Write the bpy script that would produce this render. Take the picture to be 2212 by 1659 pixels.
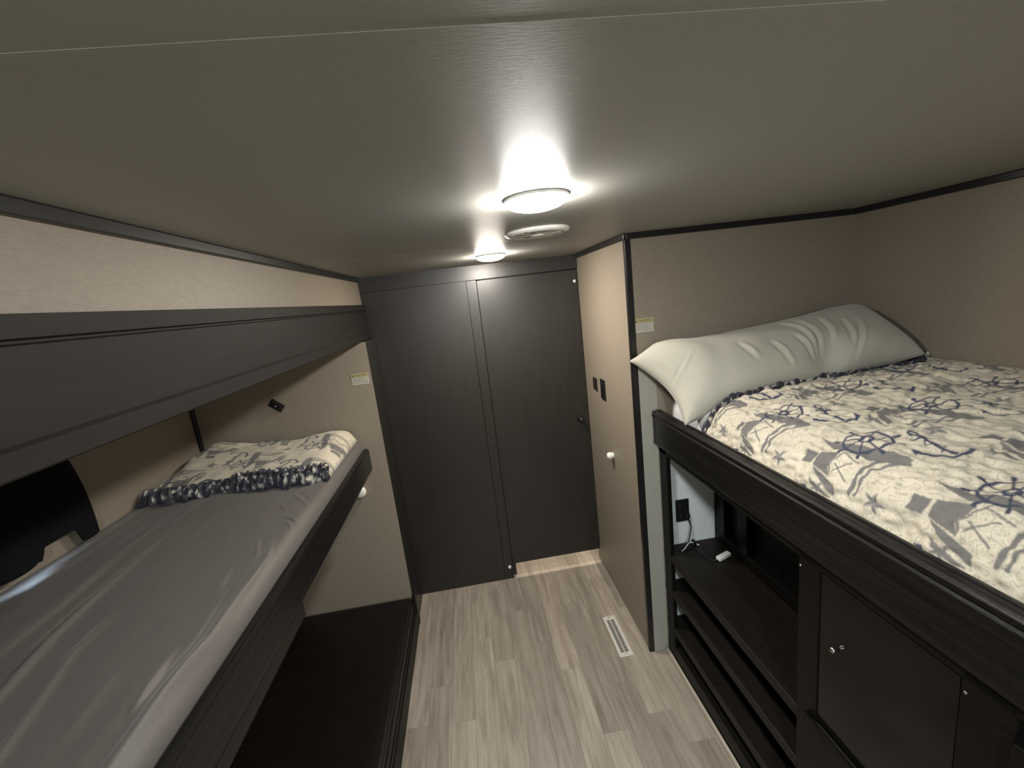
import bpy, bmesh, math, random
import numpy as np
from mathutils import Matrix, Vector

# ------------------------------------------------------------------ scene, camera, world, exposure
for o in list(bpy.data.objects):
    bpy.data.objects.remove(o, do_unlink=True)
scene = bpy.context.scene
COL = scene.collection
random.seed(7)
RNG = np.random.default_rng(7)

F_PX, YAW, PITCH, ROLL, CAM_H = 933.75, 5.3719, -11.3773, -6.806, 1.8045
yw, pt, rl = (math.radians(a) for a in (YAW, PITCH, ROLL))
fw = Vector((math.sin(yw)*math.cos(pt), math.cos(yw)*math.cos(pt), math.sin(pt)))
rt = Vector((math.cos(yw), -math.sin(yw), 0.0))
up = rt.cross(fw)
rt2 = rt*math.cos(rl) + up*math.sin(rl)
up2 = -rt*math.sin(rl) + up*math.cos(rl)
cam_data = bpy.data.cameras.new('camera')
cam_data.sensor_fit = 'HORIZONTAL'
cam_data.sensor_width = 36.0
cam_data.lens = F_PX/2212*36.0
cam_data.clip_start = 0.02
cam = bpy.data.objects.new('camera', cam_data)
COL.objects.link(cam)
cam.matrix_world = Matrix(((rt2.x, up2.x, -fw.x, 0), (rt2.y, up2.y, -fw.y, 0), (rt2.z, up2.z, -fw.z, CAM_H), (0, 0, 0, 1)))
scene.camera = cam

world = bpy.data.worlds.new('world')
scene.world = world
world.use_nodes = True
wb = world.node_tree.nodes['Background']
wb.inputs[0].default_value = (0.55, 0.75, 1.0, 1)      # daylight outside the shaded trailer
wb.inputs[1].default_value = 30.0

vs = scene.view_settings
vs.view_transform = 'Standard'
vs.look = 'None'
vs.exposure = 0.75
vs.gamma = 1.0
vs.use_curve_mapping = False
LAMP_NEAR, LAMP_FAR, LAMP_HALL, LAMP_REAR = 172.0, 225.0, 520.0, 790.0

# ------------------------------------------------------------------ dimensions (metres)
H = 2.0            # ceiling
YD = 2.54          # door wall
YC = 1.78          # end wall of the right bunk alcove
XR = 0.698         # passage side panel on the right
XO = 1.729         # outer wall on the right
XS = -1.41         # outer wall of the left slide-out
YS = 2.28          # end wall of the left slide-out
XH = -0.53         # dark header over the slide-out
Y0 = -0.16         # near end of both bunks

# ------------------------------------------------------------------ materials
def new_mat(name):
    m = bpy.data.materials.new(name)
    m.use_nodes = True
    nt = m.node_tree
    return m, nt, nt.nodes['Principled BSDF']

def N(nt, t, **kw):
    n = nt.nodes.new(t)
    for k, v in kw.items():
        setattr(n, k, v)
    return n

def ramp(nt, stops):
    r = N(nt, 'ShaderNodeValToRGB')
    e = r.color_ramp.elements
    e[0].position, e[0].color = stops[0][0], (*stops[0][1], 1)
    e[1].position, e[1].color = stops[-1][0], (*stops[-1][1], 1)
    for p, c in stops[1:-1]:
        q = e.new(p); q.color = (*c, 1)
    return r

def grain_mat(name, dark, light, scale=(1, 1, 1), nscale=8, rough=0.5, bump=0.1, detail=6, spec=0.5, dist=0.004, coat=0, band=(.3, .7)):
    """noise stretched along an axis: wood, linen wallpaper, laminate"""
    m, nt, b = new_mat(name)
    tc = N(nt, 'ShaderNodeTexCoord')
    mp = N(nt, 'ShaderNodeMapping'); mp.inputs['Scale'].default_value = scale
    geo = N(nt, 'ShaderNodeNewGeometry')
    nt.links.new(geo.outputs['Position'], mp.inputs[0])
    nz = N(nt, 'ShaderNodeTexNoise'); nz.inputs['Scale'].default_value = nscale; nz.inputs['Detail'].default_value = detail
    nz.inputs['Roughness'].default_value = .65
    nt.links.new(mp.outputs[0], nz.inputs['Vector'])
    r = ramp(nt, [(band[0], dark), (band[1], light)])
    nt.links.new(nz.outputs[0], r.inputs[0])
    nt.links.new(r.outputs[0], b.inputs['Base Color'])
    b.inputs['Roughness'].default_value = rough
    b.inputs['Specular IOR Level'].default_value = spec
    if coat:
        b.inputs['Coat Weight'].default_value = coat; b.inputs['Coat Roughness'].default_value = .25
    if bump:
        bp = N(nt, 'ShaderNodeBump'); bp.inputs['Strength'].default_value = bump; bp.inputs['Distance'].default_value = dist
        nt.links.new(nz.outputs[0], bp.inputs['Height'])
        nt.links.new(bp.outputs[0], b.inputs['Normal'])
    return m

def plain(name, col, rough=.5, metal=0, spec=.5, nscale=60, var=.08, bump=0.05):
    d = tuple(c*(1-var) for c in col); l = tuple(min(1, c*(1+var)) for c in col)
    m = grain_mat(name, d, l, (1, 1, 1), nscale, rough, bump, 3, spec, .001)
    m.node_tree.nodes['Principled BSDF'].inputs['Metallic'].default_value = metal
    return m

M = {}
M['wall'] = grain_mat('linen_wall_panel', (.240, .204, .159), (.300, .256, .201), (14, 14, 60), 4, .5, .10, 5, .4, .002)
M['wall_x'] = M['wall']
M['ceiling'] = grain_mat('ceiling_vinyl', (.335, .33, .30), (.39, .385, .35), (9, 60, 5), 7, .47, .08, 5, .5, .0025)
M['black_trim'] = plain('black_trim', (.012, .0115, .011), .35)
M['door'] = grain_mat('espresso_laminate', (.0165, .0145, .0125), (.0235, .021, .018), (9, 9, .6), 6, .34, .05, 5, .5, .002)
M['header'] = grain_mat('dark_header_laminate', (.0135, .0118, .010), (.019, .0168, .0145), (9, .6, 9), 6, .6, .05, 5, .2, .002)
M['rail'] = grain_mat('espresso_wood_rail', (.0032, .003, .003), (.0125, .0114, .011), (45, .9, 45), 3, .32, .35, 6, .32, .002)
M['cab'] = grain_mat('espresso_cabinet', (.0032, .0028, .0023), (.0064, .0056, .0046), (10, 1, 10), 5, .45, .08, 5, .16, .002)
M['shelf'] = grain_mat('espresso_shelf_board', (.0054, .0044, .0035), (.0096, .0079, .0064), (10, 1, 10), 5, .45, .08, 5, .2, .002)
M['cab_in'] = grain_mat('cabinet_interior', (.0035, .0033, .0034), (.006, .0055, .0055), (5, 5, 5), 5, .6, .05)
M['pale_panel'] = plain('pale_cabinet_end', (.66, .71, .71), .5, var=.04)
M['tinted'] = plain('black_tinted_glass', (.0025, .0024, .0026), .12, spec=.3, bump=0)
M['lit_strip'] = plain('pale_sage_lit_wall', (.350, .345, .300), .5, var=.04)  # end wall tone with its brighter light painted in
M['white_plastic'] = plain('white_plastic', (.78, .77, .72), .3, var=.02)
M['warm_white'] = plain('register_white', (.62, .59, .52), .35, var=.03)
M['black_plastic'] = plain('black_plastic', (.010, .010, .012), .3, var=.1)
M['brown_plastic'] = plain('dark_brown_plastic', (.020, .014, .013), .35, var=.1)
M['void'] = plain('dark_opening', (.012, .011, .010), .8)
M['metal'] = plain('brushed_metal', (.65, .63, .6), .25, 1.0)
M['vinyl'] = grain_mat('dark_brown_vinyl', (.0048, .0038, .0031), (.0072, .0058, .0049), (1, 1, 1), 14, .40, .25, 5, .22, .003)
M['vinyl_edge'] = plain('dark_plum_edging', (.022, .013, .013), .35)
M['curtain'] = grain_mat('black_blackout_cloth', (.0035, .0033, .0042), (.006, .0056, .007), (1, 1, 1), 60, .9, .3, 4, .2, .002)
M['white_sheet'] = grain_mat('white_fitted_sheet', (.55, .55, .56), (.62, .62, .63), (1, 1, 1), 40, .8, .1)
M['quarter'] = grain_mat('pale_quarter_round', (.34, .30, .24), (.42, .37, .30), (30, 2, 30), 4, .4, .08)
m, nt, b = new_mat('window_glass')
tr = N(nt, 'ShaderNodeBsdfTransparent'); mxs = N(nt, 'ShaderNodeMixShader'); mxs.inputs[0].default_value = .12
b.inputs['Roughness'].default_value = .03
nt.links.new(tr.outputs[0], mxs.inputs[1]); nt.links.new(b.outputs[0], mxs.inputs[2])
nt.links.new(mxs.outputs[0], nt.nodes['Material Output'].inputs['Surface'])
M['glass'] = m
M['label_white'] = plain('sticker_white', (.48, .46, .40), .3, var=.02)
M['label_yellow'] = plain('sticker_yellow', (.42, .36, .19), .3, var=.03)
M['label_ink'] = plain('sticker_ink', (.10, .085, .05), .5)
M['label_line'] = plain('sticker_small_print', (.33, .31, .27), .5)

# grey satin fitted sheet
m, nt, b = new_mat('grey_satin_sheet')
tc = N(nt, 'ShaderNodeNewGeometry')
nz = N(nt, 'ShaderNodeTexNoise'); nz.inputs['Scale'].default_value = 260
nt.links.new(tc.outputs['Position'], nz.inputs['Vector'])
r_ = ramp(nt, [(.3, (.098, .088, .078)), (.7, (.116, .104, .093))]); nt.links.new(nz.outputs[0], r_.inputs[0]); nt.links.new(r_.outputs[0], b.inputs['Base Color'])
b.inputs['Roughness'].default_value = .55; b.inputs['Sheen Weight'].default_value = .15
M['sheet'] = m
# pillow case
m, nt, b = new_mat('sage_pillowcase')
tc = N(nt, 'ShaderNodeNewGeometry')
nz = N(nt, 'ShaderNodeTexNoise'); nz.inputs['Scale'].default_value = 7; nz.inputs['Detail'].default_value = 5
nt.links.new(tc.outputs['Position'], nz.inputs['Vector'])
r_ = ramp(nt, [(.3, (.425, .408, .345)), (.7, (.485, .465, .395))]); nt.links.new(nz.outputs[0], r_.inputs[0]); nt.links.new(r_.outputs[0], b.inputs['Base Color'])
b.inputs['Roughness'].default_value = .75; b.inputs['Sheen Weight'].default_value = .2
bp = N(nt, 'ShaderNodeBump'); bp.inputs['Strength'].default_value = .25; bp.inputs['Distance'].default_value = .006
nt.links.new(nz.outputs[0], bp.inputs['Height']); nt.links.new(bp.outputs[0], b.inputs['Normal'])
M['pillow'] = m
# printed cotton: the print lives in a colour attribute computed from the motif drawing below
m, nt, b = new_mat('nautical_print_cotton')
at = N(nt, 'ShaderNodeAttribute'); at.attribute_name = 'print'
nt.links.new(at.outputs['Color'], b.inputs['Base Color'])
geo = N(nt, 'ShaderNodeNewGeometry')
nz = N(nt, 'ShaderNodeTexNoise'); nz.inputs['Scale'].default_value = 500
nt.links.new(geo.outputs['Position'], nz.inputs['Vector'])
bp = N(nt, 'ShaderNodeBump'); bp.inputs['Strength'].default_value = .2; bp.inputs['Distance'].default_value = .001
nt.links.new(nz.outputs[0], bp.inputs['Height']); nt.links.new(bp.outputs[0], b.inputs['Normal'])
b.inputs['Roughness'].default_value = .8; b.inputs['Sheen Weight'].default_value = .15
M['print'] = m
# vinyl plank: every board its own tone, grain along the passage
m, nt, b = new_mat('grey_oak_plank')
oi = N(nt, 'ShaderNodeObjectInfo'); geo = N(nt, 'ShaderNodeNewGeometry')
off = N(nt, 'ShaderNodeVectorMath', operation='SCALE'); cv = N(nt, 'ShaderNodeCombineXYZ')
nt.links.new(oi.outputs['Random'], cv.inputs[0]); nt.links.new(oi.outputs['Random'], cv.inputs[1]); nt.links.new(oi.outputs['Random'], cv.inputs[2])
nt.links.new(cv.outputs[0], off.inputs[0]); off.inputs['Scale'].default_value = 37
add = N(nt, 'ShaderNodeVectorMath', operation='ADD'); nt.links.new(geo.outputs['Position'], add.inputs[0]); nt.links.new(off.outputs[0], add.inputs[1])
mp = N(nt, 'ShaderNodeMapping'); mp.inputs['Scale'].default_value = (16, 1.3, 1); nt.links.new(add.outputs[0], mp.inputs[0])
n1 = N(nt, 'ShaderNodeTexNoise'); n1.inputs['Scale'].default_value = 2.2; n1.inputs['Detail'].default_value = 7; n1.inputs['Roughness'].default_value = .62; n1.inputs['Distortion'].default_value = .6
nt.links.new(mp.outputs[0], n1.inputs['Vector'])
r1 = ramp(nt, [(.30, (.215, .180, .142)), (.5, (.315, .270, .220)), (.72, (.42, .37, .305))]); nt.links.new(n1.outputs[0], r1.inputs[0])
mr = N(nt, 'ShaderNodeMapRange'); mr.inputs['To Min'].default_value = .80; mr.inputs['To Max'].default_value = 1.16; nt.links.new(oi.outputs['Random'], mr.inputs[0])
mx = N(nt, 'ShaderNodeVectorMath', operation='SCALE'); nt.links.new(r1.outputs[0], mx.inputs[0]); nt.links.new(mr.outputs[0], mx.inputs['Scale'])
nt.links.new(mx.outputs[0], b.inputs['Base Color'])
b.inputs['Roughness'].default_value = .42
bp = N(nt, 'ShaderNodeBump'); bp.inputs['Strength'].default_value = .12; bp.inputs['Distance'].default_value = .002
nt.links.new(n1.outputs[0], bp.inputs['Height']); nt.links.new(bp.outputs[0], b.inputs['Normal'])
M['plank'] = m

def lamp_mat(name, col, strength):
    m, nt, b = new_mat(name)
    nz = N(nt, 'ShaderNodeTexNoise'); nz.inputs['Scale'].default_value = 40
    r_ = ramp(nt, [(.0, tuple(.96*c for c in col)), (1, col)]); nt.links.new(nz.outputs[0], r_.inputs[0])
    nt.links.new(r_.outputs[0], b.inputs['Emission Color']); b.inputs['Emission Strength'].default_value = strength
    b.inputs['Base Color'].default_value = (.9, .9, .88, 1)
    return m

# ------------------------------------------------------------------ object helpers
def tag(o, label=None, cat=None, group=None, kind=None):
    if label: o['label'] = label
    if cat: o['category'] = cat
    if group: o['group'] = group
    if kind: o['kind'] = kind
    return o

LOC = {}
def attach(o, parent):
    if parent is not None:
        o.parent = parent
        o.matrix_parent_inverse = Matrix.Translation(LOC.get(parent.name, Vector())).inverted()

def empty(name, loc):
    e = bpy.data.objects.new(name, None)
    COL.objects.link(e)
    e.location = loc
    e.empty_display_size = .05
    LOC[e.name] = Vector(loc)
    return e

def thing(name, loc, label, cat, group=None):
    return tag(empty(name, loc), label, cat, group)

def from_bm(name, bm, mat, parent=None, smooth=False):
    bmesh.ops.recalc_face_normals(bm, faces=bm.faces[:])
    me = bpy.data.meshes.new(name)
    bm.to_mesh(me); bm.free()
    return from_me(name, me, mat, parent, smooth)

def from_me(name, me, mat, parent=None, smooth=False):
    if smooth:
        me.polygons.foreach_set('use_smooth', [True]*len(me.polygons))
    if mat is not None and len(me.materials) == 0:
        me.materials.append(M[mat] if isinstance(mat, str) else mat)
    o = bpy.data.objects.new(name, me)
    COL.objects.link(o)
    attach(o, parent)
    return o

def add_box(bm, x0, x1, y0, y1, z0, z1, bevel=0, seg=2):
    r = bmesh.ops.create_cube(bm, size=1)
    bmesh.ops.scale(bm, vec=(x1-x0, y1-y0, z1-z0), verts=r['verts'])
    bmesh.ops.translate(bm, vec=((x0+x1)/2, (y0+y1)/2, (z0+z1)/2), verts=r['verts'])
    if bevel:
        es = list({e for v in r['verts'] for e in v.link_edges})
        bmesh.ops.bevel(bm, geom=es, offset=bevel, segments=seg, affect='EDGES', profile=.5)

def box(name, x0, x1, y0, y1, z0, z1, mat, parent=None, bevel=.002, seg=2):
    bm = bmesh.new()
    add_box(bm, x0, x1, y0, y1, z0, z1, bevel, seg)
    return from_bm(name, bm, mat, parent)

def prism_y(name, prof, y0, y1, mat, parent=None, bevel_ends=0):
    """profile [(x, z)] swept along y"""
    bm = bmesh.new()
    a = [bm.verts.new((x, y0, z)) for x, z in prof]
    b_ = [bm.verts.new((x, y1, z)) for x, z in prof]
    n = len(prof)
    for i in range(n):
        bm.faces.new((a[i], a[(i+1) % n], b_[(i+1) % n], b_[i]))
    bm.faces.new(a[::-1]); f = bm.faces.new(b_)
    if bevel_ends:
        bmesh.ops.bevel(bm, geom=list(f.edges), offset=bevel_ends, segments=3, affect='EDGES', profile=.5)
    return from_bm(name, bm, mat, parent)

def lathe(bm, prof, seg=32, mtx=None):
    """profile [(r, h)] around local z"""
    rings = []
    for r, h in prof:
        if r < 1e-6:
            rings.append([bm.verts.new((0, 0, h))])
        else:
            rings.append([bm.verts.new((r*math.cos(2*math.pi*k/seg), r*math.sin(2*math.pi*k/seg), h)) for k in range(seg)])
    vs_ = [v for rg in rings for v in rg]
    for A, B in zip(rings, rings[1:]):
        for k in range(seg):
            q = [A[k % len(A)], A[(k+1) % len(A)], B[(k+1) % len(B)], B[k % len(B)]]
            q2 = []
            for v in q:
                if v not in q2: q2.append(v)
            if len(q2) >= 3:
                bm.faces.new(q2)
    if mtx is not None:
        bmesh.ops.transform(bm, matrix=mtx, verts=vs_)

def lathe_obj(name, prof, mtx, mat, parent=None, seg=32, smooth=True):
    bm = bmesh.new(); lathe(bm, prof, seg, mtx)
    return from_bm(name, bm, mat, parent, smooth)

def axis_mtx(loc, axis):
    return Matrix.Translation(loc) @ Vector(axis).to_track_quat('Z', 'Y').to_matrix().to_4x4()

def tube(name, pts, r, mat, parent=None, seg=8):
    # smooth the path a little, then sweep a ring
    P = [Vector(p) for p in pts]
    Q = []
    for i in range(len(P)-1):
        p0, p1, p2, p3 = P[max(i-1, 0)], P[i], P[i+1], P[min(i+2, len(P)-1)]
        for k in range(6):
            t = k/6
            Q.append(.5*((2*p1)+(-p0+p2)*t+(2*p0-5*p1+4*p2-p3)*t*t+(-p0+3*p1-3*p2+p3)*t**3))
    Q.append(P[-1])
    bm = bmesh.new(); rings = []
    for i, q in enumerate(Q):
        d = (Q[min(i+1, len(Q)-1)]-Q[max(i-1, 0)]).normalized()
        rot = d.to_track_quat('Z', 'Y').to_matrix()
        rings.append([bm.verts.new(q+rot @ Vector((r*math.cos(2*math.pi*k/seg), r*math.sin(2*math.pi*k/seg), 0))) for k in range(seg)])
    for A, B in zip(rings, rings[1:]):
        for k in range(seg):
            bm.faces.new((A[k], A[(k+1) % seg], B[(k+1) % seg], B[k]))
    bm.faces.new(rings[0]); bm.faces.new(rings[-1][::-1])
    return from_bm(name, bm, mat, parent, True)

def grid_mesh(name, X, Y, Z, color=None, close=None):
    """mesh from 2-D arrays, optional 'print' colour attribute"""
    n, k = X.shape
    me = bpy.data.meshes.new(name)
    co = np.stack([X, Y, Z], -1).reshape(-1, 3).astype(np.float32)
    i = np.arange(n*k).reshape(n, k)
    q = np.stack([i[:-1, :-1], i[1:, :-1], i[1:, 1:], i[:-1, 1:]], -1).reshape(-1, 4).astype(np.int32)
    me.vertices.add(n*k); me.vertices.foreach_set('co', co.ravel())
    me.loops.add(q.size); me.loops.foreach_set('vertex_index', q.ravel())
    me.polygons.add(len(q)); me.polygons.foreach_set('loop_start', np.arange(0, q.size, 4, dtype=np.int32))
    me.polygons.foreach_set('loop_total', np.full(len(q), 4, np.int32))
    me.update(calc_edges=True); me.validate()
    if color is not None:
        at_ = me.color_attributes.new('print', 'FLOAT_COLOR', 'POINT')
        rgba = np.ones((n*k, 4), np.float32); rgba[:, :3] = color.reshape(-1, 3)
        at_.data.foreach_set('color', rgba.ravel())
    return me

def wave_noise(U, V, freq, seed, n=9):
    r = np.random.default_rng(seed); o = np.zeros_like(U)
    for _ in range(n):
        a = r.uniform(0, 2*math.pi); f = freq*r.uniform(.5, 1.6); p = r.uniform(0, 6.28)
        o += np.sin((U*math.cos(a)+V*math.sin(a))*f*2*math.pi+p)
    return o/math.sqrt(n)

def ridge(X, Y, pts, width, height):
    """soft crease along a polyline"""
    d = np.full(X.shape, 9.0); tt = np.zeros(X.shape); n = len(pts)-1
    for i in range(n):
        (ax, ay), (bx, by) = pts[i], pts[i+1]
        vx, vy = bx-ax, by-ay; L2 = vx*vx+vy*vy
        t = np.clip(((X-ax)*vx+(Y-ay)*vy)/L2, 0, 1)
        dd = np.hypot(X-ax-t*vx, Y-ay-t*vy)
        mk = dd < d
        tt = np.where(mk, (i+t)/n, tt); d = np.minimum(d, dd)
    env = np.sin(np.pi*np.clip(tt, .0, 1))**.8
    return height*env*np.exp(-(d/width)**2)

def text_mesh(name, body, size, mtx, mat, parent):
    cu = bpy.data.curves.new(name, 'FONT'); cu.body = body; cu.size = size; cu.align_x = 'CENTER'; cu.align_y = 'CENTER'; cu.extrude = .0002
    t = bpy.data.objects.new(name+'_tmp', cu); COL.objects.link(t)
    bpy.context.view_layer.update()
    me = bpy.data.meshes.new_from_object(t.evaluated_get(bpy.context.evaluated_depsgraph_get()))
    bpy.data.objects.remove(t, do_unlink=True)
    me.transform(mtx); me.materials.clear()
    return from_me(name, me, mat, parent)

# ------------------------------------------------------------------ the setting: floor
fl = box('floor', -1.50, 1.80, -1.70, 4.4, -.06, -.004, 'void', bevel=0)
tag(fl, 'grey oak vinyl plank floor of the passage', 'floor', kind='structure')
PW = .1052
plank_cache = {}
def plank_mesh(w, L):
    key = (round(w, 4), round(L, 2))
    if key not in plank_cache:
        bm = bmesh.new(); add_box(bm, -w/2+.0002, w/2-.0002, -L/2+.0002, L/2-.0002, -.004, 0, .0005, 1)
        me = bpy.data.meshes.new('plank'); bm.to_mesh(me); bm.free(); me.materials.append(M['plank']); plank_cache[key] = me
    return plank_cache[key]
x = -.50
while x < .80:
    y = -1.70 - random.uniform(0, .7)
    while y < 4.4:
        L = random.choice((.62, .78, .92))
        a, e = max(y, -1.70), min(y+L, 4.4)
        if e-a > .03:
            o = bpy.data.objects.new('plank', plank_mesh(PW, e-a)); COL.objects.link(o)
            o.location = (x+PW/2, (a+e)/2, 0); o.parent = fl
        y += L
    x += PW

# ------------------------------------------------------------------ the setting: ceiling, walls, trims
cl = box('ceiling', -.60, 1.80, -1.70, 4.4, H, H+.04, 'ceiling', bevel=0)
tag(cl, 'grey textured vinyl ceiling with two round lights', 'ceiling', kind='structure')
box('seam_strip', -.55, 1.73, .358, .368, H-.0003, H, 'ceiling', cl, 0)
box('seam_strip', -.55, .70, 1.68, 1.69, H-.0003, H, 'ceiling', cl, 0)

def struct(o, label, cat='wall'):
    return tag(o, label, cat, kind='structure')

# left: fascia, header, slide-out box
struct(box('wall_left', -.575, -.547, -1.70, YD, 1.852, H, 'wall', bevel=0), 'beige fascia strip between ceiling trim and dark slide-out header')
hp = [(XH, 1.854), (XH, 1.8245), (XH-.005, 1.8215), (XH-.005, 1.8185), (XH, 1.8155), (XH, 1.704), (XH+.006, 1.699), (XH+.006, 1.669), (XH+.003, 1.666), (-.575, 1.666), (-.575, 1.854)]
struct(prism_y('trim_1', hp, -1.70, YD, 'header'), 'dark grooved header board over the left bunk opening', 'trim')
struct(box('wall_left_outer', XS-.03, XS, Y0, 1.00, .0, 1.76, 'wall', bevel=0), 'beige outer wall behind the left bunk')
wl = bpy.data.objects['wall_left_outer']
box('window_surround', XS-.03, XS, 1.42, YS, 0, 1.76, 'wall', wl, 0)
box('window_surround', XS-.03, XS, 1.00, 1.42, 0, 1.235, 'wall', wl, 0)
box('window_surround', XS-.03, XS, 1.00, 1.42, 1.58, 1.76, 'wall', wl, 0)
struct(box('wall_left_end', XS-.03, -.507, YS, YS+.02, 0, 1.6655, 'wall', bevel=0), 'beige end wall of the left bunk with a caution sticker')
box('upper_panel', XS-.03, -.576, YS, YS+.02, 1.6655, 1.77, 'wall', bpy.data.objects['wall_left_end'], 0)
struct(box('wall_left_near', XS-.03, -.50, Y0-.02, Y0, 0, 1.76, 'wall', bevel=0), 'beige near end wall of the left bunk')
struct(box('ceiling_slide_out', XS-.03, -.56, Y0-.02, YS+.02, 1.74, 1.77, 'ceiling', bevel=0), 'low ceiling inside the left slide-out', 'ceiling')
struct(box('trim_2', XS, XS+.018, YS-.018, YS, 1.14, 1.74, 'black_trim', bevel=.004), 'dark corner moulding beside the folded blanket', 'trim')
struct(box('wall_left_return', -.535, -.503, YS+.001, YD, 0, 1.666, 'door', bevel=.002), 'dark narrow return panel beside the far wall')
struct(box('trim_3', -.508, -.488, YS-.012, YS+.03, 0, .20, 'black_trim', bevel=.003), 'short black corner trim at the foot of the left end wall', 'trim')
struct(box('wall_left_rear', -.575, -.545, -1.70, Y0-.021, 0, 1.852, 'wall', bevel=0), 'beige side wall behind the camera on the left')

# right: passage panel, alcove
struct(box('wall_right_passage', XR, XR+.015, YC, YD+.06, 0, H, 'wall', bevel=0), 'beige passage panel carrying two dark switches')
struct(box('wall_right_end', XR+.015, XO+.03, YC, YC+.02, 0, H, 'wall', bevel=0), 'beige end wall behind the long pillow')
struct(box('wall_right', XO, XO+.03, Y0-.02, YC, 0, H, 'wall', bevel=0), 'beige outer wall beside the right bunk')
struct(box('wall_right_near', .80, XO+.03, Y0-.02, Y0, 0, H, 'wall', bevel=0), 'beige near end wall of the right bunk')
struct(box('wall_right_rear', .785, .80, -1.70, Y0, 0, H, 'wall', bevel=0), 'beige side wall behind the camera on the right')
struct(box('wall_near', -.60, .82, -1.73, -1.70, 0, H, 'wall', bevel=0), 'beige wall behind the camera')

bm = bmesh.new()
add_box(bm, XR-.004, XR+.021, YC-.004, YC, 0, H, .001); add_box(bm, XR-.004, XR, YC-.004, YC+.018, 0, H, .001)
struct(from_bm('trim_4', bm, 'black_trim'), 'black vertical corner trim between passage panel and bunk end wall', 'trim')
T = .024
struct(box('trim_5', -.547, -.535, -1.70, YD, H-T, H, 'black_trim', bevel=.003), 'black ceiling trim above the left fascia', 'trim')
struct(box('trim_6', XR-.012, XR, YC-.012, YD, H-T, H, 'black_trim', bevel=.003), 'black ceiling trim above the passage panel', 'trim')
struct(box('trim_7', XR, XO, YC-.012, YC, H-T, H, 'black_trim', bevel=.003), 'black ceiling trim above the bunk end wall', 'trim')
struct(box('trim_8', XO-.012, XO, Y0, YC-.012, H-T, H, 'black_trim', bevel=.003), 'black ceiling trim above the right outer wall', 'trim')
struct(prism_y('trim_9', [(.772, 0), (.772, .010), (.776, .016), (.784, .018), (.784, 0)], Y0, 1.765, 'quarter'), 'pale quarter-round strip along the foot of the shelf unit', 'trim')

# far dark wall and door
wf = struct(box('wall_far', -.60, .045, YD, YD+.035, 0, 1.9195, 'door', bevel=0), 'dark espresso panel left of the door')
box('header_board', -.60, XR, YD-.006, YD+.035, 1.921, H, 'door', wf, 0)
box('casing', .048, .102, YD, YD+.035, 0, 1.918, 'door', wf, 0)
box('jamb_light_stop', .02, .125, YD+.0352, YD+.050, 0, 1.95, 'door', wf, 0)  # added behind the joints so light from the next room stays out
box('head_light_stop', -.60, XR, YD+.0352, YD+.050, 1.90, H, 'door', wf, 0)  # added light stop behind the gap over the door
box('jamb_light_stop', XR-.02, XR-.0005, YD+.0352, YD+.050, .10, 1.90, 'door', wf, 0)  # added light stop behind the door's right edge
dr = struct(box('door_1', .105, XR-.004, YD+.004, YD+.034, .100, 1.916, 'door', bevel=.002), 'dark espresso sliding door with a gap above the floor', 'door')
lathe_obj('knob', [(0, .0), (.016, 0), (.018, .004), (.012, .008), (.009, .020), (.016, .028), (.017, .036), (.012, .042), (0, .044)], axis_mtx((.640, YD+.004, 1.012), (0, -1, 0)), 'black_plastic', dr, 24)

# next room beyond the door: shell and its ceiling lamp, whose light comes under the door
struct(box('wall_hall_left', -.60, -.57, YD+.036, 4.4, 0, H, 'wall', bevel=0), 'beige side wall of the next room beyond the door')
struct(box('wall_hall_right', 1.2, 1.23, YD+.061, 4.4, 0, H, 'wall', bevel=0), 'beige right wall of the next room beyond the door')
struct(box('wall_hall_far', -.60, 1.23, 4.4, 4.43, 0, H, 'wall', bevel=0), 'beige far wall of the next room beyond the door')
struct(box('wall_hall_front', XR+.0145, 1.23, YD+.03, YD+.06, 0, H, 'wall', bevel=0), 'beige partition closing the next room beside the passage')

# left slide-out window behind the blackout cloth
wn = struct(box('window_1', XS-.024, XS-.020, 1.00, 1.42, 1.235, 1.58, 'glass', bevel=0), 'small window behind the black blackout cloth', 'window')
bm = bmesh.new()
for a in ((1.00, 1.42, 1.235, 1.255), (1.00, 1.42, 1.56, 1.58), (1.00, 1.02, 1.255, 1.56), (1.40, 1.42, 1.255, 1.56)):
    add_box(bm, XS-.028, XS+.006, *a, .002)
from_bm('window_frame', bm, 'black_plastic', wn)

# ------------------------------------------------------------------ ceiling lights and vent
def ceiling_light(x, y, mat, label):
    t = thing('ceiling_light', (x, y, H), label, 'lamp', 'round ceiling lights')
    mt = Matrix.Translation((x, y, H)) @ Matrix.Rotation(math.pi, 4, 'X')
    lathe_obj('base_ring', [(0, 0), (.068, 0), (.069, .003), (.0675, .006), (0, .006)], mt, 'white_plastic', t, 40)
    lathe_obj('lens', [(.066, .0061), (.066, .008), (.062, .014), (.052, .020), (.036, .0245), (.017, .027), (0, .0275)], mt, mat, t, 40)
    return t
ceiling_light(.185, .945, lamp_mat('cool_lamp_lens', (1.0, .975, .92), LAMP_NEAR), 'large bright cool-white round ceiling light nearest the camera')
ceiling_light(.165, 2.05, lamp_mat('warm_lamp_lens', (1.0, .91, .80), LAMP_FAR), 'smaller-looking warm round ceiling light in front of the dark door')
ceiling_light(.40, 3.30, lamp_mat('hall_lamp_lens', (1.0, .90, .74), LAMP_HALL), 'round ceiling light of the next room behind the dark door')

ceiling_light(.12, -1.15, lamp_mat('rear_lamp_lens', (.87, .955, 1.0), LAMP_REAR), 'cool-white round ceiling light behind the camera')

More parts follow.
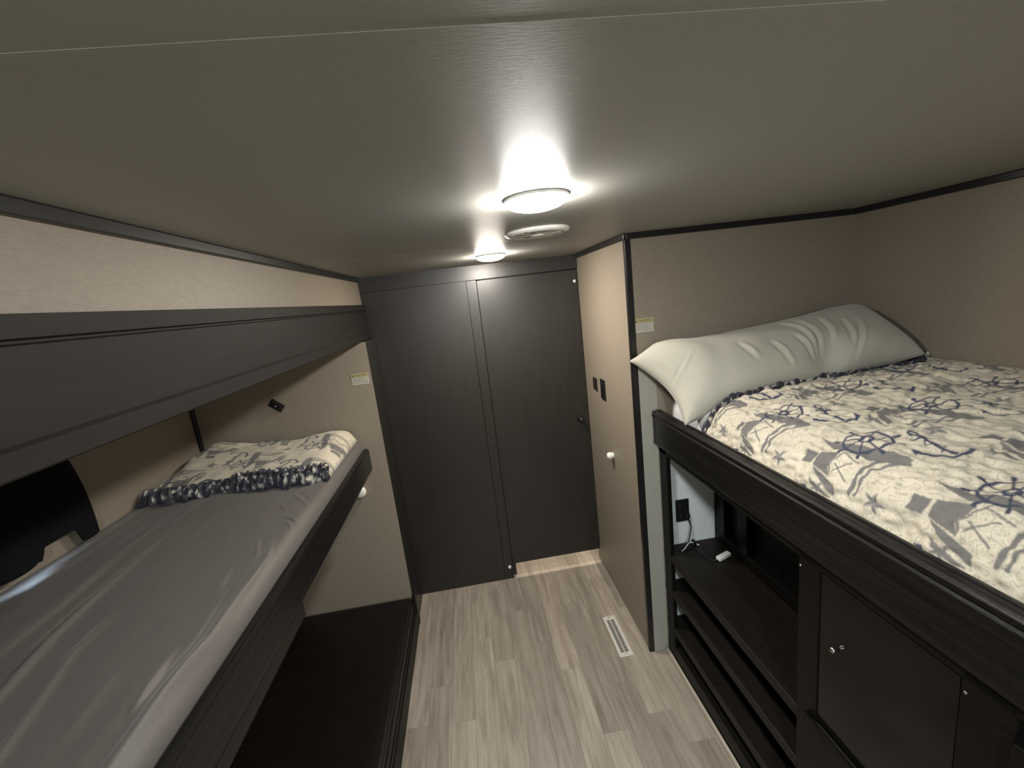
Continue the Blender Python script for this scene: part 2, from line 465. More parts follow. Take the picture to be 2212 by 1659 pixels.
v = thing('ceiling_vent', (.275, 1.44, H), 'white round ceiling air vent between the two lights', 'vent')
mt = Matrix.Translation((.275, 1.44, H)) @ Matrix.Rotation(math.pi, 4, 'X')
lathe_obj('outer_ring', [(.078, 0), (.105, 0), (.106, .003), (.100, .009), (.086, .013), (.078, .012), (.078, 0)], mt, 'white_plastic', v, 48)
lathe_obj('throat', [(0, .0005), (.078, .0005), (.078, .001), (0, .001)], mt, 'warm_white', v, 32)
lathe_obj('hub', [(0, .016), (.020, .016), (.024, .012), (.024, .002), (0, .002)], mt, 'white_plastic', v, 24)
for k in range(10):
    bm = bmesh.new(); add_box(bm, .022, .080, -.0012, .0012, -.013, -.001, 0)
    bmesh.ops.transform(bm, matrix=Matrix.Translation((.275, 1.44, H)) @ Matrix.Rotation(k*math.pi/5, 4, 'Z') @ Matrix.Rotation(.6, 4, 'X'), verts=bm.verts[:])
    bmesh.ops.translate(bm, vec=(0, 0, -.002), verts=bm.verts[:])
    from_bm('blade', bm, 'white_plastic', v)
for dx, dy in ((-.085, -.04), (-.05, -.078)):
    lathe_obj('screw', [(.004, 0), (.004, .002), (0, .003)], Matrix.Translation((.275+dx, 1.44+dy, H-.0105)) @ Matrix.Rotation(math.pi, 4, 'X'), 'metal', v, 10)

# ------------------------------------------------------------------ printed fabric
def in_poly(U, V, poly):
    ins = np.zeros(U.shape, bool); n = len(poly)
    for i in range(n):
        x1, y1 = poly[i]; x2, y2 = poly[(i+1) % n]
        if y1 == y2: continue
        c = ((y1 > V) != (y2 > V)) & (U < (x2-x1)*(V-y1)/(y2-y1)+x1)
        ins ^= c
    return ins

def near_line(U, V, pts, w):
    m_ = np.zeros(U.shape, bool)
    for (ax, ay), (bx, by) in zip(pts, pts[1:]):
        vx, vy = bx-ax, by-ay
        t = np.clip(((U-ax)*vx+(V-ay)*vy)/(vx*vx+vy*vy+1e-12), 0, 1)
        m_ |= np.hypot(U-ax-t*vx, V-ay-t*vy) < w
    return m_

NAVY, GREY, TAN = np.array((.030, .036, .075)), np.array((.150, .142, .135)), np.array((.40, .345, .235))
BOAT = dict(
    S=[[(.139, 1.0), (.143, .971), (.107, .971), (.103, 1.0)],
       [(.147, .966), (.164, .914), (.142, .917), (.117, .921), (.095, .911), (.1, .933), (.108, .964)],
       [(.186, .999), (.193, .944), (.205, .885), (.220, .825), (.219, .78), (.188, .797), (.178, .847), (.179, .897), (.169, .92), (.175, .961)],
       [(.106, .962), (.09, .912), (.076, .876), (.054, .874), (.067, .907), (.084, .936)],
       [(.077, .952), (.062, .929), (.049, .875), (.044, .895), (.056, .936)]],
    L=[([(.096, .91), (.123, .918), (.154, .91), (.175, .898)], .0022), ([(.078, .84), (.111, .839), (.15, .834), (.18, .824), (.21, .786)], .0050),
       ([(.080, .826), (.114, .824), (.149, .816), (.177, .803), (.207, .780)], .0036), ([(.13, .905), (.10, .86)], .002), ([(.11, .905), (.15, .87)], .002), ([(.165, .90), (.155, .85)], .0018)])

def motifs(U, V, rgb):
    """one repeat; origin at a wheel centre (.227, .904) of the drawing above"""
    u0, v0 = .227, .904
    g = np.zeros(U.shape, bool)
    for p in BOAT['S']: g |= in_poly(U+u0, V+v0, p)
    rgb[g] = GREY
    g = np.zeros(U.shape, bool)
    for p, w in BOAT['L']: g |= near_line(U+u0, V+v0, p, w)
    rgb[g] = GREY*1.05
    # stars
    for cu, cv, R in ((.083-u0, .779-v0, .026), (.345-u0, 1.01-v0, .020)):
        a = np.arctan2(V-cv, U-cu); r = np.hypot(U-cu, V-cv)
        k = np.mod(a+math.pi/10, 2*math.pi/5)-math.pi/5
        edge = R*.40/np.maximum(np.cos(math.pi/5-np.abs(k))*1+.0, .2)*np.where(True, 1, 1)
        star = r < R*(.38+.62*(np.abs(k)/(math.pi/5))**1.6)
        rgb[star & (k > 0)] = GREY*.9
        rgb[star & (k <= 0)] = GREY*1.9
    # wheel
    r = np.hypot(U, V); a = np.arctan2(V, U)
    R = .047
    k = np.mod(a+.25+math.pi/8, math.pi/4)-math.pi/8
    wh = (np.abs(r-R) < .0034) | (np.abs(r-.012) < .003) | ((np.abs(r*np.sin(k)) < .0023) & (r < R*1.48) & (r > .005))
    wh |= (np.abs(r*np.sin(k)) < .0040) & (r < R*1.48) & (r > R*1.18)
    rgb[wh] = NAVY
    # anchor: shank, stock, ring, arms, flukes, rope
    A = lambda p: (p[0]-u0, p[1]-v0)
    an = near_line(U, V, [A((.308, .862)), A((.292, .76))], .0042)
    an |= near_line(U, V, [A((.290, .852)), A((.322, .840))], .0036)
    c = A((.312, .873)); an |= np.abs(np.hypot(U-c[0], V-c[1])-.009) < .0028
    an |= near_line(U, V, [A((.250, .803)), A((.262, .775)), A((.285, .752)), A((.310, .747)), A((.330, .760))], .0044)
    an |= in_poly(U, V, [A((.240, .800)), A((.260, .806)), A((.252, .822))]) | in_poly(U, V, [A((.325, .752)), A((.340, .758)), A((.333, .778))])
    an |= near_line(U, V, [A((.30, .87)), A((.318, .85)), A((.288, .825)), A((.312, .80)), A((.285, .785))], .0016)
    rgb[an] = NAVY*1.15

def nautical(U, V, pu=.290, pv=.283, drop=.09, ou=.227, ov=.904, step=.004):
    """U across the bed, V along it: cream cloth, tan chart lines, boats, wheels, anchors, stars"""
    base = np.empty(U.shape+(3,))
    base[:] = (.60, .545, .435)
    n = wave_noise(U, V, 7, 11)
    base *= (1+.05*n)[..., None]
    w = wave_noise(U, V, 11, 5)+.6*wave_noise(U, V, 26, 6)
    ln = np.abs(np.mod(w*1.6, 1)-.5) < .085
    base[ln] = base[ln]*.58+TAN*.22
    blot = wave_noise(U, V, 30, 21) > 1.25
    base[blot] *= .84
    Uf_, Vf_ = U.ravel(), V.ravel()
    flat = base.reshape(-1, 3)
    for kk in range(int(math.floor((Uf_.min()-ou)/pu))-1, int(math.ceil((Uf_.max()-ou)/pu))+2):
        mu = np.flatnonzero((Uf_ > ou+kk*pu-.20) & (Uf_ < ou+kk*pu+.135))
        if not len(mu): continue
        vq = Vf_[mu]-ov-kk*drop
        for q in range(int(math.floor(vq.min()/pv))-1, int(math.ceil(vq.max()/pv))+2):
            sel = mu[np.abs(vq-q*pv) < .20]
            if not len(sel): continue
            sub = np.zeros((len(sel), 3)); wt = np.zeros(len(sel))
            for su_, sv_ in ((-.25, -.25), (.25, -.25), (-.25, .25), (.25, .25)):
                c_ = flat[sel].copy()
                motifs(Uf_[sel]-ou-kk*pu+su_*step, vq[np.abs(vq-q*pv) < .20]-q*pv+sv_*step, c_)
                sub += c_/4
            flat[sel] = sub
    return flat.reshape(base.shape)

# ------------------------------------------------------------------ right bunk: frame, shelves below
bf = thing('bunk_frame', (.785, .8, 1.08), 'espresso bunk bed frame on the right above the open shelves', 'bunk bed')
rp = [(.806, 1.086), (.776, 1.084), (.770, 1.092), (.770, 1.096), (.7675, 1.100), (.7675, 1.214), (.772, 1.221), (.7665, 1.226), (.7665, 1.236), (.771, 1.243), (.786, 1.244), (.788, 1.240), (.796, 1.240), (.798, 1.244), (.806, 1.243)]
prism_y('side_rail', rp, Y0, 1.768, 'rail', bf, .006)
box('bed_deck', .806, XO-.002, Y0+.002, YC-.002, 1.085, 1.105, 'cab', bf, .001)

XF = .787
su = thing('shelf_unit', (.90, .8, 0), 'dark open shelf unit built in under the right bunk', 'shelving')
box('lit_wall_strip', .7195, .7995, 1.776, YC-.0002, 0, 1.47, 'lit_strip', su, .001)  # paler skin over the end wall, brighter light put into its colour
box('end_panel', .800, 1.045, 1.764, YC-.001, 0, 1.084, 'pale_panel', su, .001)
box('back_panel', 1.078, 1.092, Y0+.002, 1.763, 0, 1.084, 'cab_in', su, 0)
bm = bmesh.new()   # framed openings of the back panel
for a in ((.90, 1.763, 1.02, 1.083), (.90, 1.763, .577, .62), (1.69, 1.763, .62, 1.02), (1.53, 1.59, .62, 1.02), (1.18, 1.22, .62, 1.02), (.90, .94, .62, 1.02)):
    add_box(bm, 1.045, 1.077, a[0], a[1], a[2], a[3], .002)
from_bm('back_frame', bm, 'cab', su)
for z0, z1 in ((.538, .576), (.356, .392), (.155, .191)):
    box('shelf', XF, 1.044 if z0 > .5 else 1.077, .905 if z0 < .5 else .872, 1.763, z0, z1, 'shelf', su, .0025)
box('plinth', XF, 1.077, Y0+.002, 1.763, 0, .085, 'cab', su, .002)
box('stile', XF-.001, XF+.018, 1.690, 1.757, .0, 1.083, 'cab', su, .003)
box('stile', XF-.001, XF+.030, .870, .938, .192, 1.083, 'cab', su, .003)
box('stile', XF-.001, XF+.030, .480, .560, .085, 1.083, 'cab', su, .003)
box('face_rail', XF-.001, XF+.028, Y0+.002, 1.758, 1.055, 1.083, 'cab', su, .003)
box('divider', XF+.03, 1.077, .872, .888, .085, 1.02, 'cab', su, .001)
box('divider', XF+.03, 1.077, .50, .516, .085, 1.02, 'cab', su, .001)
box('bay_floor', XF, 1.077, .516, .871, .580, .598, 'shelf', su, .002)
df = box('drawer_front', .768, .7855, .562, .905, .10, .602, 'cab', su, .004, 3)
lathe_obj('knob', [(0, 0), (.007, 0), (.006, .008), (.010, .016), (.009, .022), (0, .024)], axis_mtx((.768, .73, .50), (-1, 0, 0)), 'metal', df, 16)
box('door_panel', .775, .786, Y0+.01, .478, .10, 1.015, 'cab', su, .003)
for y_, z_ in ((.932, 1.030), (.552, 1.030)):
    lathe_obj('screw_cap', [(.003, 0), (.003, .001), (.002, .0018), (0, .002)], axis_mtx((XF-.001, y_, z_), (-1, 0, 0)), 'metal', su, 12)

gd = box('glass_door', XF+.002, XF+.010, .562, .868, .606, 1.052, 'tinted', su, .001)
tag(gd, 'black tinted glass door')
lathe_obj('knob', [(0, 0), (.005, 0), (.004, .006), (.007, .012), (.006, .017), (0, .018)], axis_mtx((XF+.002, .815, .878), (-1, 0, 0)), 'metal', gd, 16)

# outlet on the pale end panel with charger lead
ou = thing('outlet', (.885, 1.763, .742), 'black wall outlet on the pale panel under the right bunk', 'outlet')
box('plate', .853, .917, 1.757, 1.764, .690, .800, 'black_plastic', ou, .003, 3)
for z in (.722, .768):
    bm = bmesh.new()
    add_box(bm, .870, .900, 1.754, 1.757, z-.015, z+.015, .003)
    from_bm('socket', bm, 'black_plastic', ou)
ch = thing('charger_lead', (.91, 1.74, .577), 'tangled black charger lead hanging from the outlet', 'cable')
box('plug', .893, .912, 1.738, 1.7535, .712, .736, 'black_plastic', ch, .003)
tube('cord', [(.905, 1.742, .712), (.912, 1.738, .67), (.905, 1.735, .63), (.89, 1.73, .598), (.86, 1.725, .582), (.835, 1.72, .580), (.86, 1.70, .581), (.90, 1.715, .582), (.925, 1.735, .585), (.90, 1.745, .583), (.87, 1.74, .581)], .0028, 'black_plastic', ch)
box('connector', .918, .934, 1.728, 1.752, .5765, .594, 'black_plastic', ch, .003)
tube('pale_tail', [(.845, 1.70, .5785), (.87, 1.715, .583), (.90, 1.735, .590), (.925, 1.735, .584), (.94, 1.72, .5785)], .0022, 'white_plastic', ch)
pa = thing('power_adapter', (.985, 1.61, .577), 'small white plug adapter lying on the upper dark shelf', 'adapter')
bm = bmesh.new(); add_box(bm, -.036, .036, -.012, .012, 0, .018, .004, 3)
bmesh.ops.transform(bm, matrix=Matrix.Translation((.988, 1.607, .5765)) @ Matrix.Rotation(.35, 4, 'Z'), verts=bm.verts[:])
from_bm('body', bm, 'white_plastic', pa)
tube('cord', [(.955, 1.595, .581), (.935, 1.60, .5795), (.915, 1.63, .579), (.912, 1.67, .579), (.915, 1.71, .579)], .002, 'black_plastic', pa)

# ------------------------------------------------------------------ right bunk: mattress, comforter, pillow
bm = bmesh.new(); add_box(bm, .835, XO-.006, Y0+.004, YC-.006, 1.106, 1.312, .075, 5)
mr_ = from_bm('mattress', bm, 'white_sheet', smooth=True)
tag(mr_, 'white-sheeted mattress on the right bunk', 'mattress')

PROF = np.array([(.812, 1.195), (.812, 1.225), (.8165, 1.258), (.830, 1.295), (.862, 1.330), (.925, 1.356), (1.05, 1.374), (1.30, 1.388), (1.60, 1.400), (XO-.004, 1.396)])
SL = np.r_[0, np.cumsum(np.hypot(*np.diff(PROF, axis=0).T))]
def prof_at(s):
    # smoothed profile
    S = np.linspace(-.02, .02, 9)
    px = np.mean([np.interp(np.clip(s+d_, 0, SL[-1]), SL, PROF[:, 0]) for d_ in S], 0)
    pz = np.mean([np.interp(np.clip(s+d_, 0, SL[-1]), SL, PROF[:, 1]) for d_ in S], 0)
    return px, pz
YA, YB = Y0+.02, 1.452
us = np.linspace(0, SL[-1], 520); vsn = np.linspace(YA, YB, 800)
U, V = np.meshgrid(us, vsn, indexing='ij')
PX, PZ = prof_at(us)
dpx, dpz = np.gradient(PX, us), np.gradient(PZ, us)
nl = np.hypot(dpx, dpz); nx, nz_ = -dpz/nl, dpx/nl
quilt = .0035*wave_noise(U, V, 9, 31)+.0022*wave_noise(U*1.5, V, 22, 32)+.004*wave_noise(U, V, 3, 33)
quilt += ridge(U, V, [(.36, 1.5), (.30, 1.2), (.34, .95)], .03, .006)+ridge(U, V, [(.62, 1.4), (.55, 1.1), (.60, .7)], .04, .008)
quilt += -.006*np.exp(-((np.mod(V+.1*np.sin(U*6), .30)-.15)/.02)**2)
edge = np.clip(U/.06, 0, 1)*np.clip((SL[-1]-U)/.05, 0, 1)
quilt = quilt*edge
endd = np.clip((YB-V)/.07, 0, 1)
drop = -.035*(1-endd)**2
X = PX[:, None]+nx[:, None]*quilt
Z = PZ[:, None]+nz_[:, None]*quilt+drop*edge
Yg = V+.006*wave_noise(U, V, 4, 35)*edge
bend = .020*np.sin(U*14)+.05*(U/SL[-1]-.5)*0
Yg = Yg-np.clip((V-1.2)/.35, 0, 1)*(.012+.012*np.sin(U*7+1)+.008*np.sin(U*19))
colr = nautical(U, V)
cf = from_me('comforter', grid_mesh('comforter', X, Yg, Z, colr), 'print', smooth=True)
tag(cf, 'cream comforter printed with sailboats, wheels and anchors on the right bunk', 'comforter')

def ruffle(name, base_pts, parent, width=.035, amp=.010, waves=30, lift=.012, seed=3, outdir=(0, -1), flat=.5, sag=.018):
    """gathered two-tone border following a polyline"""
    r = np.random.default_rng(seed)
    B = np.array(base_pts, float); Ls = np.r_[0, np.cumsum(np.linalg.norm(np.diff(B, axis=0), axis=1))]
    n = waves*10
    s = np.linspace(0, Ls[-1], n)
    C = np.stack([np.interp(s, Ls, B[:, k]) for k in range(3)], 1)
    t = np.linspace(0, 1, 9)
    ph = 2*math.pi*waves*(s/Ls[-1])+1.2*np.interp(s, np.linspace(0, Ls[-1], 16), r.normal(0, 1.3, 16))
    w = width*(1+.35*np.interp(s, np.linspace(0, Ls[-1], 40), r.normal(0, 1, 40)))
    side = np.array([outdir[0], outdir[1], 0.0]); along = np.array([-outdir[1], outdir[0], 0.0])
    P = np.zeros((n, 9, 3))
    for j, tj in enumerate(t):
        fl_ = tj**.8
        P[:, j] = C+side*(w*tj)[:, None]*flat+np.array([0, 0, 1.0])*((amp*fl_*np.sin(ph)+lift*np.sin(tj*2.6)-sag*tj)[:, None])+along*((amp*.9*fl_*np.cos(ph))[:, None])
    col = np.empty((n, 9, 3)); col[:] = (.022, .023, .034)
    SS, TT = np.meshgrid(s, t*width, indexing='ij')
    tone = wave_noise(SS, TT, 26, seed+90)+.7*wave_noise(SS, TT*1.5, 55, seed+91)
    col[tone > .35] = (.10, .10, .115)
    col[tone > .95] = (.56, .53, .46)
    o = from_me(name, grid_mesh(name, P[..., 0], P[..., 1], P[..., 2], col), 'print', parent, True)
    so_ = o.modifiers.new('thickness', 'SOLIDIFY'); so_.thickness = .0025
    tag(o, 'gathered navy and white border')
    return o
k_ = np.linspace(28, 519, 46).astype(int)
ep = [(X[i, -3], Yg[i, -3]-.002, Z[i, -3]+.006) for i in k_]
ruffle('ruffle', ep, cf, .046, .013, 38, .026, 4, (0, 1), .35)

# long pillow leaning in the corner
def pillow_mesh():
    ns, nt_ = 170, 80
    s = np.linspace(-1, 1, ns); t = np.linspace(-1, 1, nt_)
    S, T_ = np.meshgrid(s, t, indexing='ij')
    UL, BL = np.array((.668, 1.742, 1.480)), np.array((.772, 1.488, 1.252))
    UR, BR = np.array((1.690, 1.742, 1.560)), np.array((1.700, 1.425, 1.412))
    a, b_ = (S+1)/2, (T_+1)/2
    P = (1-a)[..., None]*((1-b_)[..., None]*BL+b_[..., None]*UL)+a[..., None]*((1-b_)[..., None]*BR+b_[..., None]*UR)
    # mid edges: the lower edge lies on the mattress, the upper edge on the wall
    P[..., 2] += .055*np.clip(1-a, 0, 1)*np.sin(math.pi*np.clip(a*1.05, 0, 1))*(1-b_)*1.0
    P[..., 1] += .010*np.sin(math.pi*a)*(1-b_)
    # edges pull in between the corners
    P[..., 2] += b_*(.032*np.clip(a/.10, 0, 1)*np.clip((1-a)/.06, 0, 1)+.020*np.exp(-((a-.13)/.08)**2)-.018*np.sin(math.pi*a))
    P[..., 0] += .050*np.sin(math.pi*b_)*(1-a)**3-.012*np.sin(math.pi*b_)*a**3
    bul = ((1-np.abs(S)**7)**.55)*((1-np.abs(T_)**2.6)**.62)
    # gathered pinch
    ps, pt_ = .22, -.72
    r = np.hypot((S-ps)*1.25, (T_-pt_)*.55); th = np.arctan2((T_-pt_)*.55, (S-ps)*1.25)
    pinch = -.045*np.exp(-(r/.20)**2)
    wr = .006*wave_noise(S*.6, T_*.5, 1.3, 51)+.002*wave_noise(S*1.6, T_*.4, 2.0, 52)
    Sm, Tm = S*.52, T_*.2
    for c in [[(-0.217, 0.02), (-0.196, -0.04), (-0.184, -0.093)], [(-0.089, -0.011), (-0.066, -0.082), (-0.058, -0.159)], [(0.021, 0.007), (0.048, -0.072), (0.052, -0.148)], [(0.044, 0.144), (0.077, 0.037), (0.071, -0.154)], [(0.116, 0.158), (0.118, 0.003), (0.09, -0.137)], [(0.206, 0.097), (0.182, -0.011), (0.143, -0.098)], [(0.28, 0.041), (0.252, -0.036), (0.214, -0.12)], [(0.331, 0.009), (0.263, -0.091), (0.191, -0.187)], [(-0.587, -0.031), (-0.486, 0.008), (-0.398, 0.055)], [(-0.496, 0.133), (-0.501, 0.034), (-0.538, -0.051)]]:
        wr += ridge(Sm, Tm, c, .0085, -.0085)
        wr += ridge(Sm, Tm, [(p+.016, q+.004) for p, q in c], .012, .0065)
    front = .118*bul+(wr+pinch)*bul**.5
    back = .030*bul
    nrm = np.array((0, -.66, .75))
    F = P+front[..., None]*nrm
    K = P-back[..., None]*np.array((0, -.35, .94))*np.array((1, 1, .6))
    return F, K
Fp, Kp = pillow_mesh()
ns, nt_ = Fp.shape[:2]
bm = bmesh.new()
fv = [[bm.verts.new(Fp[i, j]) for j in range(nt_)] for i in range(ns)]
kv = [[fv[i][j] if i in (0, ns-1) or j in (0, nt_-1) else bm.verts.new(Kp[i, j]) for j in range(nt_)] for i in range(ns)]
for i in range(ns-1):
    for j in range(nt_-1):
        bm.faces.new((fv[i][j], fv[i+1][j], fv[i+1][j+1], fv[i][j+1]))
        try: bm.faces.new((kv[i][j], kv[i][j+1], kv[i+1][j+1], kv[i+1][j]))
        except ValueError: pass
pl = from_bm('pillow', bm, 'pillow', smooth=True)
tag(pl, 'long sage-grey pillow leaning against the right bunk end wall', 'pillow')

# ------------------------------------------------------------------ left bunk
lb = thing('bunk_frame', (-.61, 1.0, .99), 'dark bunk frame on the left with grey sheeted mattress', 'bunk bed')
lp = [(-.612, .992), (-.588, .990), (-.584, .996), (-.584, 1.100), (-.588, 1.108), (-.598, 1.112), (-.606, 1.112), (-.612, 1.108)]
prism_y('side_rail', lp, Y0+.002, 2.262, 'rail', lb, .012)
box('under_rail', -.611, -.586, Y0+.002, 1.215, .945, .991, 'rail', lb, .003)
box('bed_deck', XS+.002, -.614, Y0+.002, YS-.002, 1.009, 1.025, 'cab', lb, .001)

nx_, ny_ = 260, 560
xs = np.linspace(0, 1, nx_); ys = np.linspace(Y0+.006, YS-.006, ny_)
Sx, Yy = np.meshgrid(xs, ys, indexing='ij')
XL0, XL1 = XS+.004, -.617
def roundp(s):
    # top from the wall to the front edge, then down the front side
    w = XL1-XL0; r = .045; L1 = w-r; La = r*math.pi/2; L2 = .045; tot = L1+La+L2
    d = s*tot
    px = np.where(d < L1, XL0+d, np.where(d < L1+La, XL0+L1+r*np.sin((d-L1)/r), XL1))
    pz = np.where(d < L1, 1.150, np.where(d < L1+La, 1.150-r*(1-np.cos((d-L1)/r)), 1.150-r-(d-L1-La)))
    return px, pz
Xs_, Zs_ = roundp(Sx)
top = np.clip((XL1-Xs_)/.03, 0, 1)
R_ = np.zeros_like(Xs_)
for pts, w, h in (([(-1.169, 1.60), (-1.169, 1.375), (-1.136, 1.112), (-1.133, .971), (-1.12, .6)], .016, .010),
                  ([(-1.134, 1.735), (-1.074, 1.231), (-1.045, .999), (-1.01, .842), (-.97, .55)], .014, .011),
                  ([(-1.115, 1.60), (-1.105, 1.35), (-1.085, 1.112), (-1.07, .95)], .010, -.008),
                  ([(-.959, 1.083), (-.946, .926), (-.872, .697), (-.85, .5)], .014, .008),
                  ([(-.738, 1.188), (-.713, 1.054)], .009, .008), ([(-.705, .895), (-.696, .793), (-.686, .719)], .010, .012),
                  ([(-.665, 1.198), (-.640, .906), (-.652, .756), (-.650, .55)], .020, .012), ([(-.690, 1.10), (-.672, .906), (-.690, .70)], .012, -.008),
                  ([(-.756, 1.687), (-.647, 1.535)], .007, .007), ([(-.742, 1.70), (-.640, 1.56)], .006, -.005), ([(-.769, 1.591), (-.724, 1.535)], .007, .007),
                  ([(-.727, 1.499), (-.647, 1.419)], .007, .008), ([(-.687, 1.438), (-.631, 1.354)], .006, .007), ([(-.715, 1.49), (-.64, 1.40)], .006, -.006),
                  ([(-.68, 1.339), (-.648, 1.202), (-.644, 1.005)], .010, .009), ([(-.737, 1.347), (-.689, 1.231), (-.704, 1.202)], .008, .008),
                  ([(-.95, 1.56), (-.868, 1.42)], .010, .004), ([(-.80, .9), (-.78, .7)], .02, .005)):
    R_ += ridge(Xs_, Yy, pts, w*(.62 if len(pts) < 4 else .75), h*(.75 if len(pts) < 4 else 1.25))
R_ += .0025*wave_noise(Xs_, Yy*.5, 3, 61)+.0012*wave_noise(Xs_*1.6, Yy*.4, 7, 62)
Zs_ = Zs_+R_*top
Xs2 = Xs_+.004*wave_noise(Zs_*4, Yy*1.0, 5, 63)*(1-top)*0-.0
ms = from_me('mattress', grid_mesh('mattress', Xs2, Yy, Zs_), 'sheet', smooth=True)
so = ms.modifiers.new('thickness', 'SOLIDIFY'); so.thickness = .02; so.offset = -1
tag(ms, 'grey satin-sheeted mattress on the left bunk', 'mattress')

# folded comforter at the far end of the left bunk
nu, nv = 256, 190
u = np.linspace(0, 1, nu); vv = np.linspace(0, 1, nv)
Uf, Vf = np.meshgrid(u, vv, indexing='ij')
xw0, xw1 = -1.392, -.636
front_y = 1.795-.010*np.sin(Uf*9)-.02*Uf+.02*(1-Uf)
back_y = 2.262
Xf = xw0+(xw1-xw0)*Uf
Yf = front_y+(back_y-front_y)*Vf
ex = np.clip(np.minimum(Uf, 1-Uf)/.10, 0, 1); ey = np.clip(np.minimum(Vf*1.2, (1-Vf)*3)/.16, 0, 1)
hh = np.sqrt(np.clip(1-(1-ex)**2, 0, 1))*np.sqrt(np.clip(1-(1-ey)**2, 0, 1))
lump = .030*np.exp(-((Uf-.12)/.16)**2-((Vf-.9)/.3)**2)+.014*np.exp(-((Uf-.9)/.15)**2-((Vf-.75)/.3)**2)-.010*np.exp(-((Uf-.62)/.1)**2-((Vf-.95)/.3)**2)
Zf = 1.158+hh*(.054+.018*Vf+lump+.004*wave_noise(Uf, Vf, 2.2, 71)+.0025*wave_noise(Uf, Vf, 6, 72))
colf = nautical(1.3-Xf*.98, 2.4-Yf*1.0, ou=2.05, ov=.35)
fc = from_me('folded_comforter', grid_mesh('folded_comforter', Xf, Yf, Zf, colf), 'print', smooth=True)
so = fc.modifiers.new('thickness', 'SOLIDIFY'); so.thickness = .006; so.offset = -1
tag(fc, 'folded nautical comforter at the far end of the left bunk', 'comforter')
ruffle('ruffle', [(Xf[i, 3], Yf[i, 0]+.020, 1.203) for i in np.linspace(0, nu-1, 30).astype(int)], fc, .052, .012, 30, .012, 9, (0, -1), .85, .048)
ruffle('ruffle', [(Xf[i, 3]+.004, Yf[i, 0]+.034, 1.209) for i in np.linspace(120, nu-6, 20).astype(int)], fc, .040, .014, 14, .020, 12, (0, -1), .7, .022)

# black blackout cloth over the window
nu, nv = 160, 60
u = np.linspace(0, 1, nu); vv = np.linspace(0, 1, nv)
Uf, Vf = np.meshgrid(u, vv, indexing='ij')
y_top, y_bot = .53+.885*Uf, .50+1.072*Uf
k = Vf**.55
Yc = y_top+(y_bot-y_top)*k+.030*np.sin(np.pi*Vf)*Uf**6
zb = 1.166+.050*np.clip((.93-Uf)/.012, 0, 1)*np.clip((Uf-.79)/.03, 0, 1)+.026*np.clip((.81-Uf)/.03, 0, 1)+.003*wave_noise(Uf, Uf*0, 5, 81)
Zc = 1.68-(1.68-zb)*Vf
Xc = XS+.022+.010*np.sin(Uf*26+Vf*2)*Vf+.012*Vf*np.sin(Uf*9)+.030*Vf**2*np.exp(-((Uf-.74)/.07)**2)
bk = from_me('blackout_cloth', grid_mesh('blackout_cloth', Xc, Yc, Zc), 'curtain', smooth=True)
so = bk.modifiers.new('thickness', 'SOLIDIFY'); so.thickness = .006
tag(bk, 'black blackout cloth hanging over the left bunk window', 'curtain')

# lower left bench
lw = thing('bench', (-.9, 1.0, 0), 'low dark vinyl bench below the left bunk', 'bench')
box('base', XS+.002, -.492, Y0+.002, YS-.014, 0, .105, 'cab', lw, .003)
bm = bmesh.new(); add_box(bm, XS+.004, -.502, Y0+.006, YS-.004, .106, .192, .028, 4)
bmesh.ops.subdivide_edges(bm, edges=[e for e in bm.edges if e.calc_length() > .3], cuts=12, use_grid_fill=True)
cu = from_bm('cushion', bm, 'vinyl', lw, True)
tube('piping', [(-.512, Y0+.02, .184), (-.511, .8, .185), (-.512, 1.6, .184), (-.511, YS-.02, .185)], .004, 'vinyl_edge', cu)
tube('piping', [(-.500, Y0+.02, .118), (-.499, .8, .118), (-.500, 1.6, .118), (-.499, YS-.02, .118)], .004, 'vinyl_edge', cu)

# ------------------------------------------------------------------ wall fittings
def caution(x, z, y, label):
    t = thing('caution_sticker', (x, y, z), label, 'sticker', 'caution stickers')
    w, h = .088, .060
    box('backing', x-w/2, x+w/2, y-.0012, y, z-h/2, z+h/2, 'label_white', t, .0004, 1)
    box('heading_band', x-w/2, x+w/2, y-.0018, y-.0012, z+h/2-.020, z+h/2, 'label_yellow', t, 0)
    mt = Matrix.Translation((x+.006, y-.0019, z+h/2-.0105)) @ Matrix.Rotation(math.pi/2, 4, 'X')
    text_mesh('heading', 'CAUTION', .0125, mt, 'label_ink', t)
    bm = bmesh.new(); c = (x-.034, z+h/2-.0105)
    vv_ = [bm.verts.new((c[0]+a, y-.0022, c[1]+b_)) for a, b_ in ((-.006, -.005), (.006, -.005), (0, .006))]
    f = bm.faces.new(vv_); r = bmesh.ops.extrude_face_region(bm, geom=[f])
    bmesh.ops.translate(bm, vec=(0, .0004, 0), verts=[e for e in r['geom'] if isinstance(e, bmesh.types.BMVert)])
    from_bm('warning_triangle', bm, 'label_ink', t)
    for k in range(5):
        L = random.uniform(.055, .078)
        box('print_line', x-w/2+.004, x-w/2+.004+L, y-.0015, y-.0012, z+.004-k*.0062, z+.0062-k*.0062, 'label_line', t, 0)
    return t
caution(.757, 1.620, YC, 'yellow and white caution sticker above the pillow beside the black trim')
caution(-.566, 1.480, YS, 'yellow and white caution sticker on the left end wall by the dark panel')

